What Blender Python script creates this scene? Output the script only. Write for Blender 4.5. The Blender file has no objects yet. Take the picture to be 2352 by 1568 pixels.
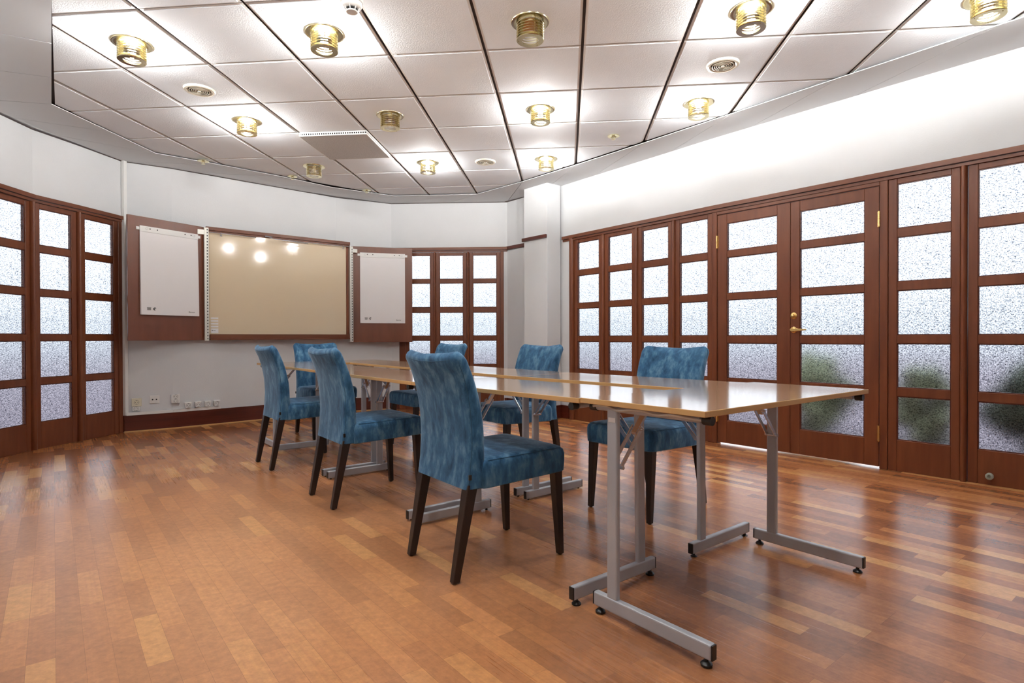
import bpy, bmesh, math, random
from mathutils import Matrix, Vector

# ------------------------------------------------------------------ camera, world, exposure
sc = bpy.context.scene
C = sc.collection
H = 0.94
cam_d = bpy.data.cameras.new('camera'); cam = bpy.data.objects.new('camera', cam_d); C.objects.link(cam)
cam_d.sensor_width = 36.0; cam_d.lens = 36.0 * 1325.0 / 2352.0; cam_d.clip_start = 0.02
PIT, ROL = -0.0077, -0.0023
fw = Vector((0, math.cos(PIT), math.sin(PIT))); r0 = Vector((1, 0, 0)); u0 = r0.cross(fw)
rr = r0 * math.cos(ROL) + u0 * math.sin(ROL); uu = u0 * math.cos(ROL) - r0 * math.sin(ROL)
cam.matrix_world = Matrix(((rr.x, uu.x, -fw.x, 0), (rr.y, uu.y, -fw.y, 0), (rr.z, uu.z, -fw.z, H), (0, 0, 0, 1)))
sc.camera = cam
sc.view_settings.view_transform = 'Standard'; sc.view_settings.look = 'None'
sc.view_settings.gamma = 1.0; sc.view_settings.use_curve_mapping = False
sc.view_settings.exposure = 0.52
WORLD_STRENGTH = 2.15
LAMP_RADIANCE = 1600.0

w = bpy.data.worlds.new('daylight'); sc.world = w; w.use_nodes = True
nt = w.node_tree; nt.nodes.clear()
wo = nt.nodes.new('ShaderNodeOutputWorld'); bg = nt.nodes.new('ShaderNodeBackground')
tc = nt.nodes.new('ShaderNodeTexCoord'); sx = nt.nodes.new('ShaderNodeSeparateXYZ'); cr = nt.nodes.new('ShaderNodeValToRGB')
nt.links.new(tc.outputs['Generated'], sx.inputs[0]); nt.links.new(sx.outputs['Z'], cr.inputs[0])
e = cr.color_ramp.elements
e[0].position = 0.0; e[0].color = (0.50, 0.54, 0.58, 1)
e[1].position = 0.6; e[1].color = (0.86, 0.93, 1.0, 1)
x = cr.color_ramp.elements.new(0.12); x.color = (0.90, 0.95, 1.0, 1)
nt.links.new(cr.outputs[0], bg.inputs[0]); bg.inputs[1].default_value = WORLD_STRENGTH
nt.links.new(bg.outputs[0], wo.inputs[0])

# ------------------------------------------------------------------ materials
def mat(name, col=(0.8, 0.8, 0.8), rough=0.5, metal=0.0, spec=0.5, **kw):
    m = bpy.data.materials.new(name); m.use_nodes = True
    b = m.node_tree.nodes['Principled BSDF']
    b.inputs['Base Color'].default_value = (*col, 1); b.inputs['Roughness'].default_value = rough
    b.inputs['Metallic'].default_value = metal; b.inputs['Specular IOR Level'].default_value = spec
    for k, v in kw.items(): b.inputs[k.replace('_', ' ')].default_value = v
    return m
def N(m, t, **kw):
    n = m.node_tree.nodes.new(t)
    for k, v in kw.items(): setattr(n, k, v)
    return n
def L(m, a, b): m.node_tree.links.new(a, b)
def noise_tint(m, c1, c2, scale=(3, 3, 3), detail=5, pos=(0.3, 0.7), coord='Object', bump=0.0, bscale=None, rough=0.55, extra=None):
    """colour wanders between c1 and c2; optional bump"""
    b = m.node_tree.nodes['Principled BSDF']
    t = N(m, 'ShaderNodeTexCoord'); mp = N(m, 'ShaderNodeMapping'); mp.inputs['Scale'].default_value = scale
    L(m, t.outputs[coord], mp.inputs['Vector'])
    n = N(m, 'ShaderNodeTexNoise'); n.inputs['Scale'].default_value = 1.0; n.inputs['Detail'].default_value = detail; n.inputs['Roughness'].default_value = rough
    L(m, mp.outputs[0], n.inputs['Vector'])
    r = N(m, 'ShaderNodeValToRGB'); r.color_ramp.elements[0].position = pos[0]; r.color_ramp.elements[1].position = pos[1]
    r.color_ramp.elements[0].color = (*c1, 1); r.color_ramp.elements[1].color = (*c2, 1)
    L(m, n.outputs['Fac'], r.inputs[0]); L(m, r.outputs[0], b.inputs['Base Color'])
    if bump:
        n2 = N(m, 'ShaderNodeTexNoise'); n2.inputs['Scale'].default_value = bscale or 80; n2.inputs['Detail'].default_value = 3
        L(m, t.outputs[coord], n2.inputs['Vector'])
        bp = N(m, 'ShaderNodeBump'); bp.inputs['Strength'].default_value = bump; bp.inputs['Distance'].default_value = 0.004
        L(m, n2.outputs['Fac'], bp.inputs['Height']); L(m, bp.outputs[0], b.inputs['Normal'])
    return m

M = {}
M['wood'] = noise_tint(mat('mahogany_stained_wood', rough=0.38, spec=0.4), (0.120, 0.030, 0.010), (0.190, 0.056, 0.020), scale=(22, 22, 2.2), detail=6, pos=(0.25, 0.75))
M['wood_h'] = noise_tint(mat('mahogany_horizontal_grain', rough=0.38, spec=0.4), (0.115, 0.032, 0.012), (0.180, 0.056, 0.022), scale=(2.5, 2.5, 26), detail=6, pos=(0.25, 0.75))
M['wood_dark'] = noise_tint(mat('dark_mahogany', rough=0.3, spec=0.5), (0.060, 0.011, 0.005), (0.115, 0.021, 0.010), scale=(2, 2, 24), detail=5)
M['board_wood'] = noise_tint(mat('board_veneer', rough=0.33, spec=0.5), (0.125, 0.036, 0.015), (0.180, 0.054, 0.024), scale=(8, 8, 1.5), detail=6)
M['wall'] = noise_tint(mat('offwhite_fabric_wallpaper', rough=0.8, spec=0.2), (0.66, 0.675, 0.69), (0.71, 0.725, 0.74), scale=(1.4, 1.4, 1.4), bump=0.25, bscale=140)
M['soffit'] = mat('grey_soffit_panel', (0.64, 0.66, 0.68), rough=0.45, spec=0.4)
M['tile'] = noise_tint(mat('textured_ceiling_tile', rough=0.8, spec=0.2), (0.82, 0.86, 0.91), (0.87, 0.91, 0.955), scale=(2, 2, 2), bump=0.4, bscale=140)
M['tile_rim'] = mat('ceiling_tile_rim', (0.80, 0.78, 0.76), rough=0.5)
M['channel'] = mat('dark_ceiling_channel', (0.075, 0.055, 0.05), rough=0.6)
M['white_pl'] = mat('white_plastic', (0.80, 0.80, 0.78), rough=0.35)
M['cream_pl'] = mat('cream_plastic', (0.76, 0.73, 0.58), rough=0.4)
M['black'] = mat('black_plastic', (0.012, 0.012, 0.012), rough=0.35)
M['hole'] = mat('dark_hole', (0.01, 0.01, 0.01), rough=0.9)
M['brass'] = mat('polished_brass', (0.80, 0.72, 0.46), rough=0.16, metal=1.0)
M['brass_hw'] = mat('brass_hardware', (0.80, 0.56, 0.22), rough=0.25, metal=1.0)
M['brass_pale'] = mat('pale_brass', (0.75, 0.68, 0.42), rough=0.25, metal=1.0)
M['chrome'] = mat('chrome', (0.66, 0.70, 0.77), rough=0.22, metal=0.9)
M['alu'] = mat('galvanised_rail', (0.62, 0.61, 0.56), rough=0.4, metal=0.6)
M['silver'] = noise_tint(mat('silver_grey_lacquer', rough=0.38, metal=0.2), (0.42, 0.44, 0.48), (0.48, 0.50, 0.54), scale=(5, 5, 5))
M['espresso'] = noise_tint(mat('espresso_beech', rough=0.38, spec=0.5), (0.010, 0.006, 0.005), (0.024, 0.012, 0.009), scale=(30, 30, 3))
M['cushion_pipe'] = mat('blue_seam', (0.022, 0.085, 0.16), rough=0.8)
M['paper'] = mat('paper', (0.86, 0.85, 0.86), rough=0.7, spec=0.2)
M['grey_ink'] = mat('grey_ink', (0.35, 0.35, 0.35), rough=0.7)
M['ink'] = mat('black_ink', (0.03, 0.03, 0.03), rough=0.6)
M['whiteboard'] = mat('glossy_board_surface', (0.74, 0.62, 0.44), rough=0.09, spec=0.5)
M['floor_back'] = mat('paving', (0.24, 0.19, 0.22), rough=0.8)
M['vent_cream'] = mat('cream_enamel', (0.78, 0.74, 0.62), rough=0.35)
M['knob_grey'] = mat('grey_rubber', (0.32, 0.33, 0.27), rough=0.6)

# bulb
m = mat('glowing_bulb', (1, 0.9, 0.7)); M['bulb'] = m
b = m.node_tree.nodes['Principled BSDF']; b.inputs['Emission Color'].default_value = (1.0, 0.985, 0.96, 1); b.inputs['Emission Strength'].default_value = LAMP_RADIANCE
M['bulb_off'] = mat('unlit_bulb', (0.75, 0.72, 0.62), rough=0.2)

# beech laminate table top
m = mat('beech_laminate', rough=0.17, spec=0.7, Coat_Weight=1.0, Coat_Roughness=0.09); M['beech'] = m
noise_tint(m, (0.64, 0.42, 0.245), (0.76, 0.53, 0.335), scale=(1.6, 32, 8), detail=6, pos=(0.3, 0.72))
M['beech_edge'] = mat('beech_edge_band', (0.62, 0.37, 0.145), rough=0.45)

# parquet floor: staves 70 mm wide, running along the table direction
def parquet():
    m = mat('worn_oiled_parquet', rough=0.25, spec=0.5)
    b = m.node_tree.nodes['Principled BSDF']
    g = N(m, 'ShaderNodeTexCoord'); mp = N(m, 'ShaderNodeMapping')
    mp.inputs['Rotation'].default_value = (0, 0, math.radians(51.5)); L(m, g.outputs['Object'], mp.inputs['Vector'])
    br = N(m, 'ShaderNodeTexBrick'); br.offset = 0.37; br.offset_frequency = 3; br.squash = 1.0
    br.inputs['Scale'].default_value = 1.0; br.inputs['Mortar Size'].default_value = 0.0005; br.inputs['Mortar Smooth'].default_value = 0.1
    br.inputs['Brick Width'].default_value = 0.36; br.inputs['Row Height'].default_value = 0.068
    br.inputs['Color1'].default_value = (0, 0, 0, 1); br.inputs['Color2'].default_value = (1, 1, 1, 1); br.inputs['Mortar'].default_value = (0.25, 0.25, 0.25, 1)
    L(m, mp.outputs[0], br.inputs['Vector'])
    sp = N(m, 'ShaderNodeSeparateColor'); L(m, br.outputs['Color'], sp.inputs[0])
    # a second, wider tone shared by neighbouring staves
    n0 = N(m, 'ShaderNodeTexNoise'); n0.inputs['Scale'].default_value = 0.9; n0.inputs['Detail'].default_value = 3; L(m, mp.outputs[0], n0.inputs['Vector'])
    mx0 = N(m, 'ShaderNodeMath', operation='MULTIPLY_ADD'); mx0.inputs[1].default_value = 0.40; mx0.inputs[2].default_value = 0.08
    L(m, sp.outputs[0], mx0.inputs[0])
    # grain
    mp2 = N(m, 'ShaderNodeMapping'); mp2.inputs['Scale'].default_value = (2.2, 95, 1); L(m, mp.outputs[0], mp2.inputs['Vector'])
    n1 = N(m, 'ShaderNodeTexNoise'); n1.inputs['Scale'].default_value = 1.0; n1.inputs['Detail'].default_value = 6; n1.inputs['Roughness'].default_value = 0.62
    L(m, mp2.outputs[0], n1.inputs['Vector'])
    a1 = N(m, 'ShaderNodeMath', operation='MULTIPLY_ADD'); a1.inputs[1].default_value = 0.34; L(m, n1.outputs['Fac'], a1.inputs[0]); L(m, mx0.outputs[0], a1.inputs[2])
    a2 = N(m, 'ShaderNodeMath', operation='MULTIPLY_ADD'); a2.inputs[1].default_value = 0.45; L(m, n0.outputs['Fac'], a2.inputs[0]); L(m, a1.outputs[0], a2.inputs[2])
    r = N(m, 'ShaderNodeValToRGB'); L(m, a2.outputs[0], r.inputs[0])
    el = r.color_ramp.elements
    el[0].position = 0.27; el[0].color = (0.120, 0.042, 0.019, 1)
    el[1].position = 0.96; el[1].color = (0.60, 0.29, 0.095, 1)
    q = el.new(0.47); q.color = (0.225, 0.076, 0.027, 1)
    q = el.new(0.64); q.color = (0.320, 0.112, 0.040, 1)
    q = el.new(0.80); q.color = (0.440, 0.172, 0.060, 1)
    # hue change between staves: some are greyer
    # the middle of the left half is paler and slightly rougher
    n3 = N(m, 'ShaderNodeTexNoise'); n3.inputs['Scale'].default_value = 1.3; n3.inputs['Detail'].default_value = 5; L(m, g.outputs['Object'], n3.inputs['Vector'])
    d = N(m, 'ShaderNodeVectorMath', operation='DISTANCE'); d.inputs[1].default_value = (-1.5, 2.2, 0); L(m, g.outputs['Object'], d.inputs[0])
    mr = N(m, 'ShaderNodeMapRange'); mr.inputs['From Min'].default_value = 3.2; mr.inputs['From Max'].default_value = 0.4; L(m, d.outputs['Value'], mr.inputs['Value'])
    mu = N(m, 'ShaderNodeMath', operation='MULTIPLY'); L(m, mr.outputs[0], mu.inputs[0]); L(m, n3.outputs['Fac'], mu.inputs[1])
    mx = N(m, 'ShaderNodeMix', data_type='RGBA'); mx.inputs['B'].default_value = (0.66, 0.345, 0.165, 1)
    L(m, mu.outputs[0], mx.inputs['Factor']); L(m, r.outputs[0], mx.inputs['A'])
    # single pale yellow staves, and a fine brushed mottle over everything
    gt = N(m, 'ShaderNodeMapRange'); gt.inputs['From Min'].default_value = 0.90; gt.inputs['From Max'].default_value = 0.93; gt.inputs['To Max'].default_value = 0.55; L(m, sp.outputs[0], gt.inputs['Value'])
    yl = N(m, 'ShaderNodeMix', data_type='RGBA'); yl.inputs['B'].default_value = (0.62, 0.33, 0.13, 1); L(m, gt.outputs[0], yl.inputs['Factor']); L(m, mx.outputs['Result'], yl.inputs['A'])
    nf = N(m, 'ShaderNodeTexNoise'); nf.inputs['Scale'].default_value = 34; nf.inputs['Detail'].default_value = 8; nf.inputs['Roughness'].default_value = 0.75; L(m, g.outputs['Object'], nf.inputs['Vector'])
    nr = N(m, 'ShaderNodeMapRange'); nr.inputs['From Min'].default_value = 0.25; nr.inputs['From Max'].default_value = 0.75; nr.inputs['To Min'].default_value = 0.70; nr.inputs['To Max'].default_value = 1.26; L(m, nf.outputs['Fac'], nr.inputs['Value'])
    mo = N(m, 'ShaderNodeVectorMath', operation='SCALE'); L(m, yl.outputs['Result'], mo.inputs[0]); L(m, nr.outputs[0], mo.inputs['Scale'])
    mort = N(m, 'ShaderNodeMix', data_type='RGBA'); mort.inputs['B'].default_value = (0.12, 0.045, 0.018, 1)
    mf = N(m, 'ShaderNodeMath', operation='MULTIPLY'); mf.inputs[1].default_value = 0.45; L(m, br.outputs['Fac'], mf.inputs[0])
    L(m, mf.outputs[0], mort.inputs['Factor']); L(m, mo.outputs[0], mort.inputs['A']); L(m, mort.outputs['Result'], b.inputs['Base Color'])
    # sheen worn unevenly
    mr2 = N(m, 'ShaderNodeMapRange'); mr2.inputs['To Min'].default_value = 0.21; mr2.inputs['To Max'].default_value = 0.27; L(m, n1.outputs['Fac'], mr2.inputs['Value'])
    mr3 = N(m, 'ShaderNodeMath', operation='MULTIPLY_ADD'); mr3.inputs[1].default_value = 0.16; L(m, mu.outputs[0], mr3.inputs[0]); L(m, mr2.outputs[0], mr3.inputs[2])
    L(m, mr3.outputs[0], b.inputs['Roughness'])
    bp = N(m, 'ShaderNodeBump'); bp.inputs['Strength'].default_value = 0.05; bp.inputs['Distance'].default_value = 0.001
    L(m, n1.outputs['Fac'], bp.inputs['Height']); L(m, bp.outputs[0], b.inputs['Normal'])
    return m
M['parquet'] = parquet()

# teal velvet with brushed nap
def velvet():
    m = mat('blue_velvet', rough=0.85, spec=0.25)
    b = m.node_tree.nodes['Principled BSDF']
    t = N(m, 'ShaderNodeTexCoord'); mp = N(m, 'ShaderNodeMapping'); mp.inputs['Scale'].default_value = (22, 22, 9)
    L(m, t.outputs['Object'], mp.inputs['Vector'])
    oi = N(m, 'ShaderNodeObjectInfo'); ad = N(m, 'ShaderNodeVectorMath', operation='ADD')
    mm = N(m, 'ShaderNodeMath', operation='MULTIPLY'); mm.inputs[1].default_value = 37.0; L(m, oi.outputs['Random'], mm.inputs[0])
    L(m, mp.outputs[0], ad.inputs[0]); L(m, mm.outputs[0], ad.inputs[1])
    n = N(m, 'ShaderNodeTexNoise'); n.inputs['Scale'].default_value = 1.0; n.inputs['Roughness'].default_value = 0.62; n.inputs['Distortion'].default_value = 0.15; n.inputs['Detail'].default_value = 8
    L(m, ad.outputs[0], n.inputs['Vector'])
    r = N(m, 'ShaderNodeValToRGB'); el = r.color_ramp.elements
    el[0].position = 0.30; el[0].color = (0.010, 0.048, 0.108, 1)
    el[1].position = 0.72; el[1].color = (0.160, 0.320, 0.475, 1)
    q = el.new(0.50); q.color = (0.040, 0.130, 0.250, 1)
    L(m, n.outputs['Fac'], r.inputs[0]); L(m, r.outputs[0], b.inputs['Base Color'])
    b.inputs['Sheen Weight'].default_value = 0.55; b.inputs['Sheen Roughness'].default_value = 0.35
    b.inputs['Sheen Tint'].default_value = (0.60, 0.78, 0.95, 1)
    n2 = N(m, 'ShaderNodeTexNoise'); n2.inputs['Scale'].default_value = 160; L(m, t.outputs['Object'], n2.inputs['Vector'])
    n4 = N(m, 'ShaderNodeTexNoise'); n4.inputs['Scale'].default_value = 9; n4.inputs['Detail'].default_value = 2; L(m, t.outputs['Object'], n4.inputs['Vector'])
    bp = N(m, 'ShaderNodeBump'); bp.inputs['Strength'].default_value = 0.25; bp.inputs['Distance'].default_value = 0.002; L(m, n2.outputs['Fac'], bp.inputs['Height'])
    bp2 = N(m, 'ShaderNodeBump'); bp2.inputs['Strength'].default_value = 0.35; bp2.inputs['Distance'].default_value = 0.012; L(m, n4.outputs['Fac'], bp2.inputs['Height'])
    L(m, bp.outputs[0], bp2.inputs['Normal']); L(m, bp2.outputs[0], b.inputs['Normal'])
    return m
M['velvet'] = velvet()

# pressed, woven-pattern obscure glass
def glass():
    m = bpy.data.materials.new('woven_pattern_glass'); m.use_nodes = True
    n_ = m.node_tree.nodes; n_.clear()
    out = N(m, 'ShaderNodeOutputMaterial')
    t = N(m, 'ShaderNodeTexCoord')
    mpa = N(m, 'ShaderNodeMapping'); mpa.inputs['Scale'].default_value = (85, 85, 330); L(m, t.outputs['Object'], mpa.inputs['Vector'])
    na = N(m, 'ShaderNodeTexNoise'); na.inputs['Scale'].default_value = 1.0; na.inputs['Detail'].default_value = 3; L(m, mpa.outputs[0], na.inputs['Vector'])
    mpb = N(m, 'ShaderNodeMapping'); mpb.inputs['Scale'].default_value = (330, 330, 90); L(m, t.outputs['Object'], mpb.inputs['Vector'])
    nb = N(m, 'ShaderNodeTexNoise'); nb.inputs['Scale'].default_value = 1.0; nb.inputs['Detail'].default_value = 3; L(m, mpb.outputs[0], nb.inputs['Vector'])
    mx = N(m, 'ShaderNodeMath', operation='MINIMUM'); L(m, na.outputs['Fac'], mx.inputs[0]); L(m, nb.outputs['Fac'], mx.inputs[1])
    r = N(m, 'ShaderNodeValToRGB'); el = r.color_ramp.elements
    el[0].position = 0.35; el[0].color = (0.13, 0.14, 0.17, 1); el[1].position = 0.49; el[1].color = (0.93, 0.95, 0.97, 1)  # dark specks in the tint stand in for light bent by the relief
    L(m, mx.outputs[0], r.inputs[0])
    bp = N(m, 'ShaderNodeBump'); bp.inputs['Strength'].default_value = 0.9; bp.inputs['Distance'].default_value = 0.003; L(m, mx.outputs[0], bp.inputs['Height'])
    rf = N(m, 'ShaderNodeBsdfRefraction'); rf.inputs['Roughness'].default_value = 0.42; rf.inputs['IOR'].default_value = 1.08
    L(m, r.outputs[0], rf.inputs['Color']); L(m, bp.outputs[0], rf.inputs['Normal'])
    gl = N(m, 'ShaderNodeBsdfGlossy'); gl.inputs['Roughness'].default_value = 0.12; L(m, bp.outputs[0], gl.inputs['Normal'])
    fr = N(m, 'ShaderNodeFresnel'); fr.inputs['IOR'].default_value = 1.45
    ge = N(m, 'ShaderNodeNewGeometry'); iv = N(m, 'ShaderNodeMath', operation='SUBTRACT'); iv.inputs[0].default_value = 1.0; L(m, ge.outputs['Backfacing'], iv.inputs[1])
    fm = N(m, 'ShaderNodeMath', operation='MULTIPLY'); L(m, fr.outputs[0], fm.inputs[0]); L(m, iv.outputs[0], fm.inputs[1])
    ms = N(m, 'ShaderNodeMixShader'); L(m, fm.outputs[0], ms.inputs[0]); L(m, rf.outputs[0], ms.inputs[1]); L(m, gl.outputs[0], ms.inputs[2])
    L(m, ms.outputs[0], out.inputs['Surface'])
    return m
M['glass'] = glass()

# ------------------------------------------------------------------ helpers
class MB:
    def __init__(s, mx=None): s.bm = bmesh.new(); s.m = mx or Matrix.Identity(4); s.mi = 0
    def poly(s, pts, faces):
        vs = [s.bm.verts.new(s.m @ Vector(p)) for p in pts]
        for f in faces:
            try: fc = s.bm.faces.new([vs[i] for i in f]); fc.material_index = s.mi
            except ValueError: pass
        return s
    def box(s, x0, x1, y0, y1, z0, z1):
        p = [(x0, y0, z0), (x1, y0, z0), (x1, y1, z0), (x0, y1, z0), (x0, y0, z1), (x1, y0, z1), (x1, y1, z1), (x0, y1, z1)]
        return s.poly(p, [(0, 3, 2, 1), (4, 5, 6, 7), (0, 1, 5, 4), (1, 2, 6, 5), (2, 3, 7, 6), (3, 0, 4, 7)])
    def prism(s, pts, z0, z1):
        n = len(pts); p = [(a, b, z0) for a, b in pts] + [(a, b, z1) for a, b in pts]
        f = [tuple(range(n - 1, -1, -1)), tuple(range(n, 2 * n))] + [(i, (i + 1) % n, (i + 1) % n + n, i + n) for i in range(n)]
        return s.poly(p, f)
    def loft(s, rings, cap=True):
        n = len(rings[0]); p = [q for r in rings for q in r]; f = []
        for k in range(len(rings) - 1):
            for i in range(n): f.append((k * n + i, k * n + (i + 1) % n, (k + 1) * n + (i + 1) % n, (k + 1) * n + i))
        if cap: f.append(tuple(range(n - 1, -1, -1))); f.append(tuple(range((len(rings) - 1) * n, len(rings) * n)))
        return s.poly(p, f)
    def lathe(s, prof, n=24, c=(0, 0, 0), ax='z', close=False):
        rings = []
        for r, z in prof:
            ring = []
            for i in range(n):
                a = 2 * math.pi * i / n
                if ax == 'z': ring.append((c[0] + r * math.cos(a), c[1] + r * math.sin(a), c[2] + z))
                elif ax == 'y': ring.append((c[0] + r * math.cos(a), c[1] + z, c[2] + r * math.sin(a)))
                else: ring.append((c[0] + z, c[1] + r * math.cos(a), c[2] + r * math.sin(a)))
            rings.append(ring)
        if close: rings.append(rings[0]); return s.loft(rings, cap=False)
        return s.loft(rings)
    def tube(s, pts, r, n=8):
        pts = [Vector(p) for p in pts]; rings = []
        for i, p in enumerate(pts):
            d = (pts[min(i + 1, len(pts) - 1)] - pts[max(i - 1, 0)]).normalized()
            a = d.orthogonal().normalized() if i == 0 else (a - d * a.dot(d)).normalized()
            b2 = d.cross(a); rings.append([tuple(p + (a * math.cos(2 * math.pi * k / n) + b2 * math.sin(2 * math.pi * k / n)) * r) for k in range(n)])
        return s.loft(rings)
    def bar(s, p0, p1, wx, wy, up=(0, 0, 1)):
        p0, p1 = Vector(p0), Vector(p1); d = (p1 - p0).normalized(); a = d.cross(Vector(up)).normalized(); b2 = a.cross(d)
        rings = [[tuple(p + a * i * wx / 2 + b2 * j * wy / 2) for i, j in ((-1, -1), (1, -1), (1, 1), (-1, 1))] for p in (p0, p1)]
        return s.loft(rings)
    def build(s, name, mats, parent=None, smooth=False, bevel=0.0, segs=2, sub=0):
        bmesh.ops.remove_doubles(s.bm, verts=s.bm.verts, dist=1e-6) if sub else None
        bmesh.ops.recalc_face_normals(s.bm, faces=s.bm.faces)
        me = bpy.data.meshes.new(name); s.bm.to_mesh(me); s.bm.free()
        o = bpy.data.objects.new(name, me); C.objects.link(o)
        for mm in (mats if isinstance(mats, (list, tuple)) else [mats]): me.materials.append(mm)
        if smooth:
            for p in me.polygons: p.use_smooth = True
            if smooth == 'angle': me.set_sharp_from_angle(angle=math.radians(38))
        if bevel:
            bv = o.modifiers.new('bevel', 'BEVEL'); bv.width = bevel; bv.segments = segs; bv.limit_method = 'ANGLE'; bv.angle_limit = math.radians(40)
            bv.harden_normals = False
        if sub:
            sb = o.modifiers.new('subsurf', 'SUBSURF'); sb.levels = sub; sb.render_levels = sub
        if parent: o.parent = parent
        return o
def empty(name, mx=None):
    o = bpy.data.objects.new(name, None); C.objects.link(o); o.empty_display_size = 0.1
    if mx is not None: o.matrix_world = mx
    return o
def tag(o, label=None, cat=None, group=None, kind=None):
    if label: o['label'] = label
    if cat: o['category'] = cat
    if group: o['group'] = group
    if kind: o['kind'] = kind
    return o
def struct(o): o['kind'] = 'structure'; return o
def copy_tree(o, parent=None):
    c = o.copy(); C.objects.link(c)
    if parent: c.parent = parent; c.matrix_parent_inverse = o.matrix_parent_inverse.copy()
    for ch in list(o.children): copy_tree(ch, c)
    return c
def frame2(A, B, z=0.0):
    """local x along A->B, local y into the room (to the right of travel is outside)"""
    A, B = Vector((*A, 0)), Vector((*B, 0)); x = (B - A).normalized(); y = Vector((x.y, -x.x, 0))
    return Matrix(((x.x, y.x, 0, A.x), (x.y, y.y, 0, A.y), (0, 0, 1, z), (0, 0, 0, 1)))
def rz(deg, loc=(0, 0, 0)): return Matrix.Translation(loc) @ Matrix.Rotation(math.radians(deg), 4, 'Z')
def text(s, name, mtl, size, mx, parent, align='LEFT'):
    cu = bpy.data.curves.new(name, 'FONT'); cu.body = s; cu.size = size; cu.align_x = align; cu.extrude = 0.0002
    tmp = bpy.data.objects.new('tmp', cu); C.objects.link(tmp); bpy.context.view_layer.update()
    me = bpy.data.meshes.new_from_object(tmp.evaluated_get(bpy.context.evaluated_depsgraph_get())); bpy.data.objects.remove(tmp)
    me.transform(mx); me.materials.clear(); me.materials.append(mtl)
    o = bpy.data.objects.new(name, me); C.objects.link(o); o.parent = parent; return o

# ------------------------------------------------------------------ room plan (metres; camera stands at 0,0)
CEIL = 2.709; SOF = 2.693
LEFT = [(-3.98, 4.22), (-4.02, 4.85), (-3.94, 5.25), (-3.865, 5.74)]
BACKL = [(-3.865, 5.74), (-3.52, 5.98), (-2.86, 6.61), (-2.20, 7.23), (-1.58, 7.58)]
BACK = [(-1.58, 7.58), (-0.06, 7.50)]
RIGHT = [(-0.06, 7.50), (0.60, 6.69), (1.80, 5.10), (2.645, 4.06), (3.12, 3.50), (3.60, 2.92), (4.61, 1.62)]
REST = [(4.61, 1.62), (4.53, -0.23), (2.65, -1.73), (0.646, -1.53), (-2.73, 2.72), (-3.98, 4.22)]
ROOM = LEFT + BACKL[1:] + BACK[1:] + RIGHT[1:] + REST[1:-1]
def wall_run(name, pts, z0, z1, th=0.12, mtl='wall', off=0.0):
    """thick wall following a polyline with mitred joints; the room lies to the right of travel"""
    P = [Vector(p) for p in pts]; mb = MB()
    nrm = [Vector((-(b - a).y, (b - a).x)).normalized() for a, b in zip(P, P[1:])]
    def mit(i):
        a = nrm[max(i - 1, 0)]; b2 = nrm[min(i, len(nrm) - 1)]; m_ = (a + b2).normalized(); return m_ / max(m_.dot(a), 0.3)
    inn = [P[i] + mit(i) * off for i in range(len(P))]; outr = [P[i] + mit(i) * (off + th) for i in range(len(P))]
    for i in range(len(P) - 1):
        mb.prism([tuple(inn[i]), tuple(inn[i + 1]), tuple(outr[i + 1]), tuple(outr[i])], z0, z1)
    return struct(mb.build(name, M[mtl]))

FLR = [(0.3 + (p[0] - 0.3) * 1.03, 3.0 + (p[1] - 3.0) * 1.03) for p in ROOM]
fl = MB(); fl.poly([(p[0], p[1], 0) for p in FLR] + [(p[0], p[1], -0.05) for p in FLR],
    [tuple(range(len(ROOM))), tuple(range(2 * len(ROOM) - 1, len(ROOM) - 1, -1))] + [(i, (i + 1) % len(ROOM), (i + 1) % len(ROOM) + len(ROOM), i + len(ROOM)) for i in range(len(ROOM))])
struct(fl.build('floor', M['parquet']))

HDR0, HDR1 = 2.052, 2.092
wall_run('wall_left', LEFT, 2.12, CEIL + 0.05)
wall_run('wall_back_left', BACKL, 0, CEIL + 0.05)
wall_run('wall_back', BACK, 2.085, CEIL + 0.05)
wall_run('wall_right', RIGHT, 2.06, CEIL + 0.05)
wall_run('wall_behind', REST, 0, CEIL + 0.05)

def sub(A, B, s0, s1, off=0.0):
    A, B = Vector(A), Vector(B); d = (B - A).normalized(); n = Vector((d.y, -d.x)) * off
    return tuple(A + d * s0 + n), tuple(A + d * s1 + n)

# solid wall strips beside the glazing
wall_run('wall_back_return_left', [(-1.58, 7.58), (-1.48, 7.575)], 0, 2.09)
wall_run('wall_back_return_right', [(-0.105, 7.502), (-0.06, 7.50)], 0, 2.09)
wall_run('wall_right_return', [(-0.06, 7.50), (0.60, 6.69), (0.664, 6.605)], 0, 2.07)
wall_run('wall_left_return', [(-3.868, 5.72), (-3.865, 5.74)], 0, 2.13)
# square column standing off the right wall
col = MB(); col.prism([(0.146, 6.87), (0.402, 6.565), (0.565, 6.70), (0.31, 7.03)], 0, SOF)
struct(col.build('wall_column', M['wall'], bevel=0.004))

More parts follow.
